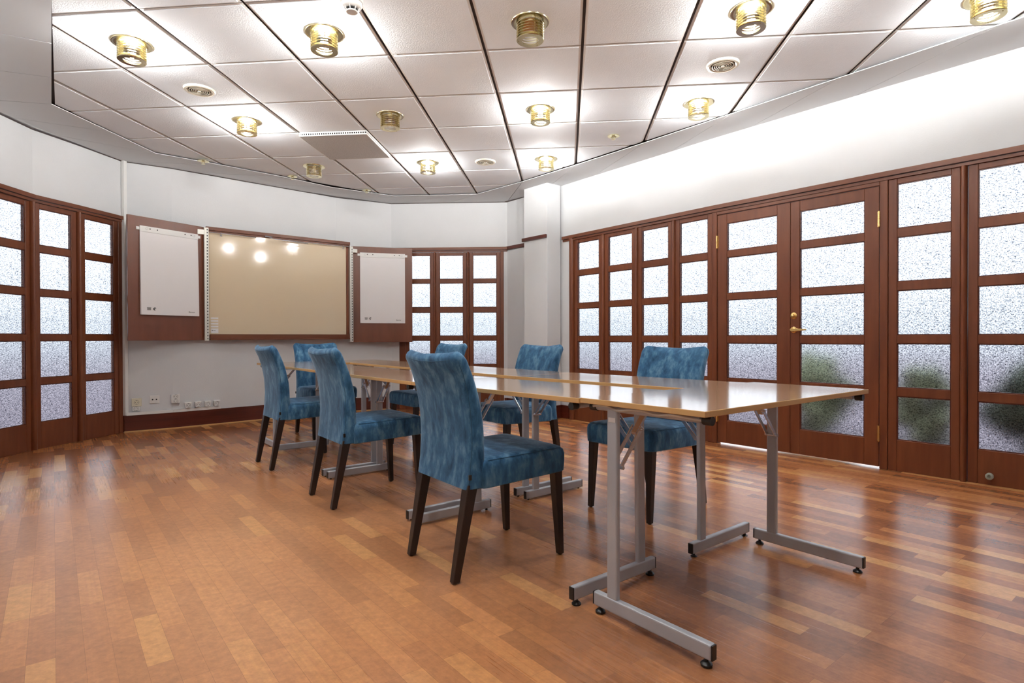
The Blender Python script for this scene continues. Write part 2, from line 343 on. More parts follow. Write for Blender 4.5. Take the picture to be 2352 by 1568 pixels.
# ------------------------------------------------------------------ ceiling: tiles clipped to the inner outline, border panels
INNER = [(-2.38, 3.0), (-3.45, 4.34), (-3.385, 5.50), (-2.95, 5.88), (-2.48, 6.33), (-2.1, 6.76), (-1.46, 7.18), (-0.43, 7.10),
         (0.123, 6.53), (0.667, 5.89), (1.202, 5.235), (1.735, 4.555), (2.232, 3.924), (2.755, 3.265), (3.30, 2.63), (4.15, 1.48), (4.08, -0.03), (2.50, -1.28), (0.83, -1.12), (-2.38, 3.0)]
TH = 0.0949; OX, OY, TA, TB = -2.6133, 3.182, 0.6, 0.6277
def grid(i, j): # tile-grid coordinates to the plan
    a, b2 = i * TA, j * TB
    return (OX + a * math.cos(TH) + b2 * math.sin(TH), OY - a * math.sin(TH) + b2 * math.cos(TH))
def clip(poly, a, b2):
    out = []
    for k in range(len(poly)):
        p, q = poly[k], poly[(k + 1) % len(poly)]
        sd = lambda r: (b2[0] - a[0]) * (r[1] - a[1]) - (b2[1] - a[1]) * (r[0] - a[0])
        sp_, sq = sd(p), sd(q)
        if sp_ <= 0: out.append(p)
        if (sp_ < 0 < sq) or (sq < 0 < sp_):
            t = sp_ / (sp_ - sq); out.append((p[0] + (q[0] - p[0]) * t, p[1] + (q[1] - p[1]) * t))
    return out
HULL = [INNER[0], (-3.455, 4.336), (-3.42, 5.53), (-2.98, 5.93), (-1.50, 7.24), (-0.38, 7.16), (3.36, 2.60), INNER[15], INNER[16], INNER[17], INNER[18]]
ct = MB()
for i in range(-5, 16):
    for j in range(-9, 8):
        for kind in (0, 1):
            ga, gb = ((0.0085, 0.0035), (0.022, 0.016))[kind]
            c4 = [grid(i + ga / TA * (1), j + gb / TB), grid(i + 1 - ga / TA, j + gb / TB), grid(i + 1 - ga / TA, j + 1 - gb / TB), grid(i + ga / TA, j + 1 - gb / TB)]
            for k in range(len(HULL) - 1 + 1):
                c4 = clip(c4, HULL[k], HULL[(k + 1) % len(HULL)])
                if len(c4) < 3: break
            if len(c4) < 3: continue
            ct.mi = 1 - kind
            ct.prism(c4, CEIL + (0.004 if kind == 0 else 0.0), CEIL + (0.012 if kind == 0 else 0.008))
ct.mi = 2
ct.prism([(p[0], p[1]) for p in ROOM], CEIL + 0.02, CEIL + 0.05)
ceiling = struct(ct.build('ceiling', [M['tile'], M['tile_rim'], M['channel']]))

# border of smooth panels between the tiles and the walls
def border():
    mb = MB()
    outl = [(-2.73, 2.72), (-3.98, 4.22), (-3.94, 5.0), (-3.865, 5.74), (-3.40, 6.095), (-2.86, 6.61), (-2.45, 6.975), (-1.58, 7.58), (-0.06, 7.50),
            (0.36, 6.985), (0.90, 6.29), (1.50, 5.50), (2.00, 4.855), (2.50, 4.24), (3.12, 3.50), (3.60, 2.92), (4.61, 1.62), (4.53, -0.23), (2.65, -1.73), (0.646, -1.53), (-2.73, 2.72)]
    inn = INNER[:]
    inn = inn[:8] + inn[8:]
    for k in range(len(outl) - 1):
        a, b2 = Vector(outl[k]), Vector(outl[k + 1]); c, d = Vector(inn[min(k, len(inn) - 1)]), Vector(inn[min(k + 1, len(inn) - 1)])
        n = max(1, round(((a - b2).length + (c - d).length) / 2 / 0.62))
        for q in range(n):
            g = 0.0035
            t0, t1 = q / n, (q + 1) / n
            o0, o1, i0, i1 = a.lerp(b2, t0), a.lerp(b2, t1), c.lerp(d, t0), c.lerp(d, t1)
            du = (o1 - o0).normalized() * g if (o1 - o0).length > 0 else Vector((0, 0)); di = (i1 - i0).normalized() * g if (i1 - i0).length > 1e-6 else Vector((0, 0))
            mb.prism([tuple(o0 + du), tuple(i0 + di), tuple(i1 - di), tuple(o1 - du)], SOF, SOF + 0.005)
    return struct(mb.build('trim_1', M['soffit']))
border()
# thin dark moulding where soffit meets wall
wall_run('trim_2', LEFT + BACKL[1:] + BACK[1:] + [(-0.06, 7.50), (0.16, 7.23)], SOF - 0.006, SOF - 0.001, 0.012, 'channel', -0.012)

# ------------------------------------------------------------------ glazed panels
def panel(name, A, B, rows, top, bot=0.0, stl=0.047, str_=0.047, depth=0.04, off=0.0, hardware=None):
    L_ = (Vector(B) - Vector(A)).length
    mx = frame2(A, B)
    root = empty(name, mx); struct(root)
    y1 = off; y0 = off - depth
    f = MB(); f.box(0, stl, y0, y1, bot, top); f.box(L_ - str_, L_, y0, y1, bot, top)
    zs = [bot] + [z for r in rows for z in r] + [top]
    for k in range(0, len(zs), 2): f.box(stl, L_ - str_, y0, y1 - 0.0015, zs[k], zs[k + 1])
    fr = f.build('frame', M['wood'], bevel=0.0025, segs=1); fr.parent = root
    bd = MB()
    for z0, z1 in rows:
        x0, x1 = stl, L_ - str_; t = 0.006; ya, yb = y1 - 0.016, y1 - 0.006
        bd.box(x0, x0 + t, ya, yb, z0, z1); bd.box(x1 - t, x1, ya, yb, z0, z1); bd.box(x0, x1, ya, yb, z0, z0 + t); bd.box(x0, x1, ya, yb, z1 - t, z1)
    o = bd.build('glazing_bead', M['wood_dark']); o.parent = root
    g = MB()
    for z0, z1 in rows: g.box(stl + 0.001, L_ - str_ - 0.001, y1 - 0.024, y1 - 0.018, z0 + 0.001, z1 - 0.001)
    o = g.build('glass', M['glass']); o.parent = root
    return root, L_
def post(name, A, B, top, proud=0.022, half=True):
    """half-round cover moulding between two panels"""
    L_ = (Vector(B) - Vector(A)).length; mb = MB(frame2(A, B)); r = L_ / 2
    pts = [(r - r * math.cos(math.pi * k / 10), (proud if half else proud) * math.sin(math.pi * k / 10)) for k in range(11)]
    pts = [(0, -0.045)] + pts + [(L_, -0.045)]
    mb.prism(pts[::-1], 0.0, top)
    return struct(mb.build(name, M['wood'], smooth='angle'))
ROWS = [(0.217, 0.522), (0.582, 0.889), (0.948, 1.258), (1.318, 1.628), (1.689, 1.998)]
ROWL = [(0.226, 0.544), (0.602, 0.917), (0.972, 1.297), (1.357, 1.669), (1.730, 2.040)]
ROWB = [(0.217, 0.522), (0.587, 0.898), (0.957, 1.263), (1.331, 1.646), (1.699, 2.008)]
T = 2.036
cnt = [0, 0]
def win(A, B, rows, top, **k):
    cnt[0] += 1; return panel('window_%d' % cnt[0], A, B, rows, top, **k)
def tpost(A, B, top, **k):
    cnt[1] += 1; return post('trim_%d' % (cnt[1] + 2), A, B, top, **k)
# right wall, far bay
tpost((0.664, 6.605), (0.704, 6.552), 2.06, proud=0.03)
for a, b2 in (((0.708, 6.547), (0.967, 6.204)), ((0.992, 6.171), (1.248, 5.832)), ((1.268, 5.805), (1.519, 5.472)), ((1.541, 5.444), (1.779, 5.128))):
    win(a, b2, ROWS, T)
for a, b2 in (((0.967, 6.204), (0.992, 6.171)), ((1.248, 5.832), (1.268, 5.805)), ((1.519, 5.472), (1.541, 5.444))): tpost(a, b2, T)
# double door with its frame
def frame_post(A, B, top):
    cnt[1] += 1
    L_ = (Vector(B) - Vector(A)).length; mb = MB(frame2(A, B)); mb.box(0, L_, -0.06, 0.006, 0, top)
    return struct(mb.build('trim_%d' % (cnt[1] + 2), M['wood'], bevel=0.003, segs=1))
frame_post((1.780, 5.127), (1.809, 5.089), 2.05); frame_post((2.613, 4.099), (2.645, 4.060), 2.05)
cnt[1] += 1
mb = MB(frame2((1.809, 5.089), (2.613, 4.099))); mb.box(0, (Vector((1.809, 5.089)) - Vector((2.613, 4.099))).length, -0.06, 0.006, 2.008, 2.052)
struct(mb.build('trim_%d' % (cnt[1] + 2), M['wood_h'], bevel=0.003, segs=1))
ROWD = [(0.208, 0.522), (0.580, 0.884), (0.946, 1.258), (1.314, 1.627), (1.684, 1.922)]
d1, dl1 = panel('door_1', (1.812, 5.086), (2.212, 4.594), ROWD, 2.004, bot=0.012, stl=0.088, str_=0.103)
d2, dl2 = panel('door_2', (2.2135, 4.592), (2.610, 4.103), ROWD, 2.004, bot=0.012, stl=0.075, str_=0.095)
def hinge(parent, x, z):
    mb = MB(); mb.lathe([(0.0075, 0), (0.0075, 0.054)], 12, (x, 0.008, z)); mb.lathe([(0.0075, 0.056), (0.0075, 0.11)], 12, (x, 0.008, z))
    mb.lathe([(0.004, -0.006), (0.0065, -0.001), (0.004, 0.004)], 10, (x, 0.008, z)); mb.box(x - 0.012, x + 0.012, -0.001, 0.0025, z, z + 0.11)
    o = mb.build('hinge', M['brass_hw'], smooth='angle'); o.parent = parent
for z in (0.195, 1.716): hinge(d1, -0.002, z); hinge(d2, dl2 + 0.002, z)
mb = MB(); mb.lathe([(0.026, 0), (0.026, 0.004), (0.022, 0.007), (0.010, 0.008), (0.010, 0.016), (0.013, 0.020), (0.011, 0.030), (0.0, 0.032)], 20, (0.030, 0.0, 1.103), 'y')
o = mb.build('thumb_turn_lock', M['brass_hw'], smooth='angle'); o.parent = d2
mb = MB(); mb.lathe([(0.026, 0), (0.026, 0.004), (0.021, 0.008), (0.011, 0.009), (0.010, 0.045), (0.0, 0.046)], 20, (0.030, 0.0, 0.992), 'y')
mb.loft([[(0.022 + t, 0.045 + dy, 0.992 + dz) for dy, dz in ((-h_, -v_), (h_, -v_), (h_, v_), (-h_, v_))] for t, h_, v_ in ((0, .008, .009), (.03, .007, .010), (.08, .006, .008), (.118, .005, .006), (.124, .003, .004))])
o = mb.build('lever_handle', M['brass_hw'], smooth='angle', bevel=0.002); o.parent = d2
mb = MB(); mb.box(dl1 - 0.014, dl1 + 0.004, 0.0, 0.006, 0.02, 2.0); o = mb.build('rebate_strip', M['wood']); o.parent = d1
# right wall, near bays
NB = [((2.651, 4.053), (2.909, 3.749)), ((2.936, 3.717), (3.115, 3.506)), ]
win((2.6462, 4.0586), (2.910, 3.748), ROWS, T, stl=0.053); tpost((2.911, 3.746), (2.935, 3.719), T, proud=0.028)
r2, _ = win((2.937, 3.716), (3.197, 3.407), ROWS, T, stl=0.05)
tpost((3.198, 3.406), (3.222, 3.377), T, proud=0.028)
win((3.224, 3.375), (3.484, 3.060), ROWS, T); tpost((3.485, 3.058), (3.509, 3.029), T, proud=0.028)
win((3.511, 3.027), (3.640, 2.868), ROWS, T)
wall_run('wall_right_near', [(3.655, 2.85), (4.61, 1.62)], 0, 2.06)  # out of view; made solid to cut daylight on the near right floor
mb = MB(); mb.lathe([(0.013, 0), (0.013, 0.026), (0.021, 0.028), (0.021, 0.046), (0.017, 0.049), (0.009, 0.049), (0.009, 0.040), (0, 0.040)], 20, (0.118, 0.0, 0.062), 'y')
o = mb.build('door_stop', M['knob_grey'], smooth='angle'); o.parent = r2; o['label'] = 'round grey door stop'
# back wall bay
frame_post((-1.478, 7.575), (-1.402, 7.571), 2.09)
for a, b2 in (((-1.400, 7.570), (-1.022, 7.551)), ((-0.992, 7.549), (-0.590, 7.528)), ((-0.554, 7.526), (-0.152, 7.505))): win(a, b2, ROWB, 2.045)
for a, b2 in (((-1.021, 7.551), (-0.993, 7.549)), ((-0.588, 7.528), (-0.556, 7.526))): tpost(a, b2, 2.045)
frame_post((-0.150, 7.505), (-0.106, 7.503), 2.09)
# left wall bay
tpost((-4.003, 4.39), (-4.005, 4.425), 2.08)
for a, b2 in (((-4.006, 4.43), (-4.020, 4.818)), ((-4.018, 4.858), (-3.944, 5.232)), ((-3.937, 5.271), (-3.873, 5.675))): win(a, b2, ROWL, 2.082)
for a, b2 in (((-4.020, 4.820), (-4.018, 4.856)), ((-3.943, 5.235), (-3.937, 5.269))): tpost(a, b2, 2.082, proud=0.03)
frame_post((-3.872, 5.678), (-3.866, 5.722), 2.10)
win((-3.987, 4.24), (-4.002, 4.388), ROWL, 2.082, stl=0.03, str_=0.04)

# head mouldings (two steps)
def head(pts, z0, z1, top=None):
    cnt[1] += 1; wall_run('trim_%d' % (cnt[1] + 2), pts, z0 + 0.008, z1, 0.05, 'wood_h', -0.030)
    cnt[1] += 1; wall_run('trim_%d' % (cnt[1] + 2), pts, z0 - 0.016, z0 + 0.004, 0.05, 'wood_h', -0.014)
head([(0.60, 6.69), (1.80, 5.10), (2.645, 4.06), (3.12, 3.50), (3.60, 2.92), (4.61, 1.62)], 2.052, 2.094)
head(LEFT, 2.100, 2.142)
head(BACK, 2.066, 2.108)
cnt[1] += 1; wall_run('trim_%d' % (cnt[1] + 2), [(-0.06, 7.50), (0.31, 7.05)], 2.070, 2.112, 0.045, 'wood_dark', -0.022)
mb = MB(frame2((0.139, 6.875), (0.399, 6.565))); mb.box(-0.008, 0.402, -0.01, 0.022, 2.070, 2.108)
cnt[1] += 1; struct(mb.build('trim_%d' % (cnt[1] + 2), M['wood_dark']))

# baseboards
wall_run('baseboard_back', [(-3.865, 5.74)] + BACKL[1:] + [(-1.48, 7.575)], 0.004, 0.168, 0.018, 'wood_dark', -0.018)
wall_run('baseboard_right', [(-0.10, 7.50), (-0.06, 7.50), (0.60, 6.69), (0.662, 6.608)], 0.004, 0.15, 0.018, 'wood_dark', -0.018)
mb = MB(); mb.prism([(0.130, 6.874), (0.400, 6.545), (0.583, 6.70), (0.32, 7.045)], 0.004, 0.15); struct(mb.build('baseboard_column', M['wood_dark']))
wall_run('baseboard_left', [(-3.868, 5.722), (-3.865, 5.74)], 0.004, 0.168, 0.018, 'wood_dark', -0.018)
wall_run('baseboard_behind', REST, 0.004, 0.15, 0.018, 'wood_dark', -0.018)
# quarter-round bead at the foot of the back-left wall
cnt[1] += 1; wall_run('trim_%d' % (cnt[1] + 2), BACKL, 0.0, 0.012, 0.012, 'beech_edge', -0.032)
# white cable duct in the corner and along the baseboard
cm = MB(); cm.prism([(-3.862, 5.718), (-3.832, 5.712), (-3.822, 5.742), (-3.858, 5.748)], 0.17, SOF)
duct = cm.build('cable_duct', M['white_pl'])
tag(duct, 'white plastic cable duct rising in the left corner and along the baseboard', 'cable duct')
pts = BACKL; A_ = Vector(pts[0]); 
wall2 = MB()
seg = [Vector(BACKL[0]) + Vector((0.03, -0.01)), Vector((-3.52, 5.98)), Vector((-3.19, 6.295))]
for a, b2 in zip(seg, seg[1:]):
    d = (b2 - a).normalized(); n = Vector((d.y, -d.x))
    wall2.prism([tuple(a - n * 0.004), tuple(b2 - n * 0.004), tuple(b2 + n * 0.021), tuple(a + n * 0.021)], 0.168, 0.196)
o = wall2.build('horizontal_run', M['white_pl'], parent=duct)

# ------------------------------------------------------------------ outdoors
gb = MB(); gb.box(-30, 30, -20, 40, -0.20, -0.10); struct(gb.build('floor_outside', M['floor_back']))
hg = noise_tint(mat('dark_foliage', rough=0.8), (0.018, 0.026, 0.016), (0.10, 0.12, 0.06), scale=(6, 6, 6)); hb = noise_tint(mat('pale_foliage', rough=0.8), (0.14, 0.16, 0.09), (0.34, 0.36, 0.20), scale=(6, 6, 6))
def shrub(x, y, r, h, mtl, label, seed):
    rnd = random.Random(seed); mb = MB()
    for k in range(46):
        a = rnd.uniform(0, 6.28); q = rnd.uniform(0, 1) ** 0.5 * r; z = rnd.uniform(0.1, 1) * h; s_ = rnd.uniform(0.10, 0.2) * r / 0.5
        q *= math.sqrt(max(0.15, 1 - (z / h) ** 2))
        mb.lathe([(0.01, -s_), (s_ * 0.75, -s_ * 0.5), (s_, 0), (s_ * 0.7, s_ * 0.55), (0.01, s_)], 7, (q * math.cos(a), q * math.sin(a), z))
    o = empty('shrub'); o.location = (x, y, -0.1); f = mb.build('foliage', mtl, smooth=True); f.parent = o
    s2 = MB(); s2.lathe([(0.04, 0), (0.03, h * 0.5)], 8); st = s2.build('stem', M['espresso']); st.parent = o
    tag(o, label, 'shrub')
shrub(4.35, 4.55, 0.50, 1.00, hg, 'dark green shrub blurred behind the rightmost glazed panel', 1)
shrub(3.75, 5.25, 0.27, 0.72, hb, 'olive shrub blurred behind the panel right of the double door', 2)
shrub(3.25, 6.25, 0.40, 0.80, hb, 'pale green shrub blurred behind the right door leaf', 3)

# ------------------------------------------------------------------ ceiling lamps
def ceiling_lamp(x, y, lit, label, group='brass louvred ceiling lamps'):
    t = empty('ceiling_lamp'); t.location = (x, y, CEIL)
    tag(t, label, 'ceiling lamp', group)
    mb = MB(); mb.lathe([(0.064, 0.002), (0.064, -0.004), (0.092, -0.008), (0.106, -0.006), (0.109, -0.001), (0.109, 0.002)], 36, close=True); mb.build('ceiling_rose', M['brass'], t, smooth='angle')
    for k in range(6):
        z = -0.014 - k * 0.0145
        r = MB(); r.lathe([(0.058, z - 0.0035), (0.075, z - 0.0005), (0.0775, z - 0.0015), (0.0765, z - 0.0030), (0.058, z - 0.0048)], 36, close=True)
        r.build('louvre_ring', M['brass'], t, smooth='angle')
    r = MB(); r.lathe([(0.047, -0.104), (0.076, -0.104), (0.078, -0.101), (0.076, -0.098), (0.047, -0.1015)], 36, close=True); r.build('bottom_ring', M['brass'], t, smooth='angle')
    for k in range(3):
        a = 0.9 + k * 2.094; r = MB(); r.lathe([(0.0022, 0), (0.0022, -0.107)], 8, (0.066 * math.cos(a), 0.066 * math.sin(a), 0)); r.build('rod', M['brass'], t, smooth='angle')
    r = MB(); r.lathe([(0.012, 0.0), (0.012, -0.022), (0.0, -0.023)], 14); r.build('socket', M['brass'], t, smooth='angle')
    r = MB(); r.lathe([(0.009, -0.020), (0.016, -0.030), (0.021, -0.045), (0.018, -0.060), (0.008, -0.068), (0.0, -0.069)], 16); bo = r.build('bulb', M['bulb'] if lit else M['bulb_off'], t, smooth=True)
    return t
spots = [(0, 0, 1, 'lit brass louvred ceiling lamp nearest the left edge, glaring white'),
         (2, 0, 1, 'lit brass louvred ceiling lamp beside the smoke detector'),
         (4, 0, 0, 'unlit brass louvred ceiling lamp near the top centre of the ceiling'),
         (6, 0, 1, 'lit brass louvred ceiling lamp at the top, just beyond the round vent on the right'),
         (8, 0, 1, 'lit brass louvred ceiling lamp in the top right corner of the ceiling'),
         (0, 2, 1, 'lit brass louvred ceiling lamp left of the square air diffuser'),
         (2, 2, 0, 'unlit brass louvred ceiling lamp just right of the square air diffuser'),
         (4, 2, 1, 'lit brass louvred ceiling lamp in the middle row with a bright white tile'),
         (6, 2, 1, 'lit brass louvred ceiling lamp close to the soffit above the right wall'),
         (0, 4, 0, 'unlit brass louvred ceiling lamp above the glossy board'),
         (2, 4, 1, 'lit brass louvred ceiling lamp in the far row, left of the small round vent'),
         (4, 4, 1, 'lit brass louvred ceiling lamp in the far row near the white column')]
for i, j, lit, lab in spots:
    x, y = grid(i + 0.5, j + 0.53); ceiling_lamp(x, y, lit, lab)
for i, j, wh in ((2, -2, 'just above the viewer, to the left'), (4, -2, 'directly above the viewer'), (6, -2, 'above the near end table'), (4, -4, 'behind the viewer')):  # unseen lamps carrying the grid on, added to light the near area
    x, y = grid(i + 0.5, j + 0.5); ceiling_lamp(x, y, 1, 'unseen lit brass louvred ceiling lamp ' + wh)

# round vents
def round_vent(x, y, label):
    t = empty('air_vent'); t.location = (x, y, CEIL); tag(t, label, 'air vent', 'round cream ceiling vents')
    mb = MB(); mb.lathe([(0.072, -0.004), (0.085, -0.014), (0.098, -0.012), (0.104, -0.003), (0.104, 0.001), (0.072, 0.001)], 36, close=True); mb.build('rim', M['vent_cream'], t, smooth='angle')
    mb = MB(); mb.lathe([(0.073, -0.0012), (0.0, -0.0013)], 30); mb.build('dark_backing', M['hole'], t)
    mb = MB()
    for r in (0.064, 0.050, 0.037, 0.024): mb.lathe([(r, -0.002), (r, -0.014), (r + 0.0035, -0.013), (r + 0.0035, -0.002)], 30, close=True)
    mb.lathe([(0.0, -0.004), (0.012, -0.006), (0.012, -0.017), (0.0, -0.018)], 20)
    mb.build('louvre_cone', M['vent_cream'], t, smooth='angle')
for p, lab in (((-2.226, 4.13), 'round cream ceiling vent left of the lit lamps, nearest the left wall'), ((1.375, 3.766), 'round cream ceiling vent between two lit lamps near the right wall'), ((-0.264, 5.831), 'round cream ceiling vent in the far row of tiles')):
    round_vent(*p, lab)
# sprinkler-like small brass fittings
def sprinkler(x, y, label):
    t = empty('sprinkler_head'); t.location = (x, y, CEIL - (0.016 if x < -2.9 else 0)); tag(t, label, 'sprinkler', 'small ceiling sprinklers')
    mb = MB(); mb.lathe([(0.014, 0), (0.040, -0.002), (0.052, -0.006), (0.052, -0.009), (0.030, -0.010), (0.014, -0.004)], 24, close=True); mb.build('escutcheon', M['brass_pale'], t, smooth='angle')
    mb = MB(); mb.lathe([(0.010, 0.0), (0.010, -0.014), (0.0, -0.015)], 12)
    for sgn in (-1, 1): mb.tube([(sgn * 0.008, 0, -0.012), (sgn * 0.014, 0, -0.022), (sgn * 0.004, 0, -0.034)], 0.0022, 6)
    mb.lathe([(0.004, -0.033), (0.018, -0.035), (0.018, -0.037), (0.0, -0.038)], 16); mb.build('nozzle', M['brass_pale'], t, smooth='angle')
for p, lab in (((0.896, 5.084), 'small brass sprinkler in a tile near the right soffit'), ((-3.05, 5.72), 'small brass sprinkler in the left corner of the ceiling'),
               ((-2.40, 6.33), 'small brass sprinkler at the soffit beyond the unlit lamp'), ((-1.74, 6.93), 'small brass sprinkler at the soffit in the far corner of the tiles')):
    sprinkler(*p, lab)
# smoke detector
t = empty('smoke_detector'); x, y = grid(2.98, 0.02); t.location = (x, y, CEIL); tag(t, 'round white smoke detector on the ceiling at the top edge', 'smoke detector')
mb = MB(); mb.lathe([(0.0, 0), (0.058, 0), (0.060, -0.010), (0.057, -0.026), (0.0, -0.026)], 32); mb.build('base', M['white_pl'], t, smooth='angle')
mb = MB(); mb.lathe([(0.0, -0.027), (0.054, -0.027), (0.053, -0.040), (0.046, -0.050), (0.034, -0.054), (0.0, -0.054)], 32); mb.build('body', M['white_pl'], t, smooth='angle')
mb = MB(); mb.lathe([(0.0, -0.053), (0.029, -0.053), (0.029, -0.067), (0.0, -0.067)], 24); mb.build('chamber', M['hole'], t)
mb = MB()
for k in range(8):
    a = k * math.pi / 4; mb.bar((0.031 * math.cos(a), 0.031 * math.sin(a), -0.068), (0.040 * math.cos(a), 0.040 * math.sin(a), -0.051), 0.004, 0.004)
mb.lathe([(0.0, -0.066), (0.029, -0.066), (0.031, -0.069), (0.028, -0.073), (0.0, -0.073)], 24); mb.build('cap', M['white_pl'], t, smooth='angle')
# square perforated air diffuser filling one tile
def diffuser():
    t = empty('air_diffuser', Matrix.Translation((*grid(1, 3), CEIL)) @ Matrix.Rotation(-TH, 4, 'Z')); tag(t, 'square white perforated air diffuser hanging below the ceiling tiles', 'air diffuser')
    W_ = 0.6; D_ = 0.66; h = 0.032
    m = mat('perforated_steel', rough=0.5); b = m.node_tree.nodes['Principled BSDF']
    tcn = N(m, 'ShaderNodeTexCoord'); v = N(m, 'ShaderNodeVectorMath', operation='SCALE'); v.inputs['Scale'].default_value = 1 / 0.0075; L(m, tcn.outputs['Object'], v.inputs[0])
    fr = N(m, 'ShaderNodeVectorMath', operation='FRACTION'); L(m, v.outputs[0], fr.inputs[0])
    d = N(m, 'ShaderNodeSeparateXYZ'); L(m, fr.outputs[0], d.inputs[0])
    cx = N(m, 'ShaderNodeCombineXYZ'); L(m, d.outputs[0], cx.inputs[0]); L(m, d.outputs[1], cx.inputs[1])
    ds = N(m, 'ShaderNodeVectorMath', operation='DISTANCE'); ds.inputs[1].default_value = (0.5, 0.5, 0); L(m, cx.outputs[0], ds.inputs[0])
    lt = N(m, 'ShaderNodeMath', operation='LESS_THAN'); lt.inputs[1].default_value = 0.30; L(m, ds.outputs['Value'], lt.inputs[0])
    mx = N(m, 'ShaderNodeMix', data_type='RGBA'); mx.inputs['A'].default_value = (0.78, 0.79, 0.80, 1); mx.inputs['B'].default_value = (0.10, 0.10, 0.10, 1)
    L(m, lt.outputs[0], mx.inputs['Factor']); L(m, mx.outputs['Result'], b.inputs['Base Color'])
    mb = MB(); mb.box(0.006, W_ - 0.006, 0.006, D_ - 0.006, -h, -h + 0.003); mb.build('perforated_plate', m, t)
    f = MB()
    # side walls with one row of square holes
    n = 31
    for side in range(4):
        Ls = W_ if side % 2 == 0 else D_
        org = ((0, 0, 0), (W_, 0, 90), (W_, D_, 180), (0, D_, 270))[side]
        mxl = Matrix.Translation((org[0], org[1], 0)) @ Matrix.Rotation(math.radians(org[2]), 4, 'Z'); f.m = mxl
        f.box(0, Ls, 0, 0.003, -h, -h + 0.009); f.box(0, Ls, 0, 0.003, -0.009, 0.002)
        p = Ls / n
        for k in range(n + 1):
            f.box(max(0, k * p - p * 0.2), min(Ls, k * p + p * 0.2), 0, 0.003, -h + 0.009, -0.009)
    f.build('side_frame', M['white_pl'], t)
    mb = MB(); mb.box(0.02, W_ - 0.02, 0.02, D_ - 0.02, -0.022, -0.003); mb.build('plenum', M['hole'], t)
diffuser()

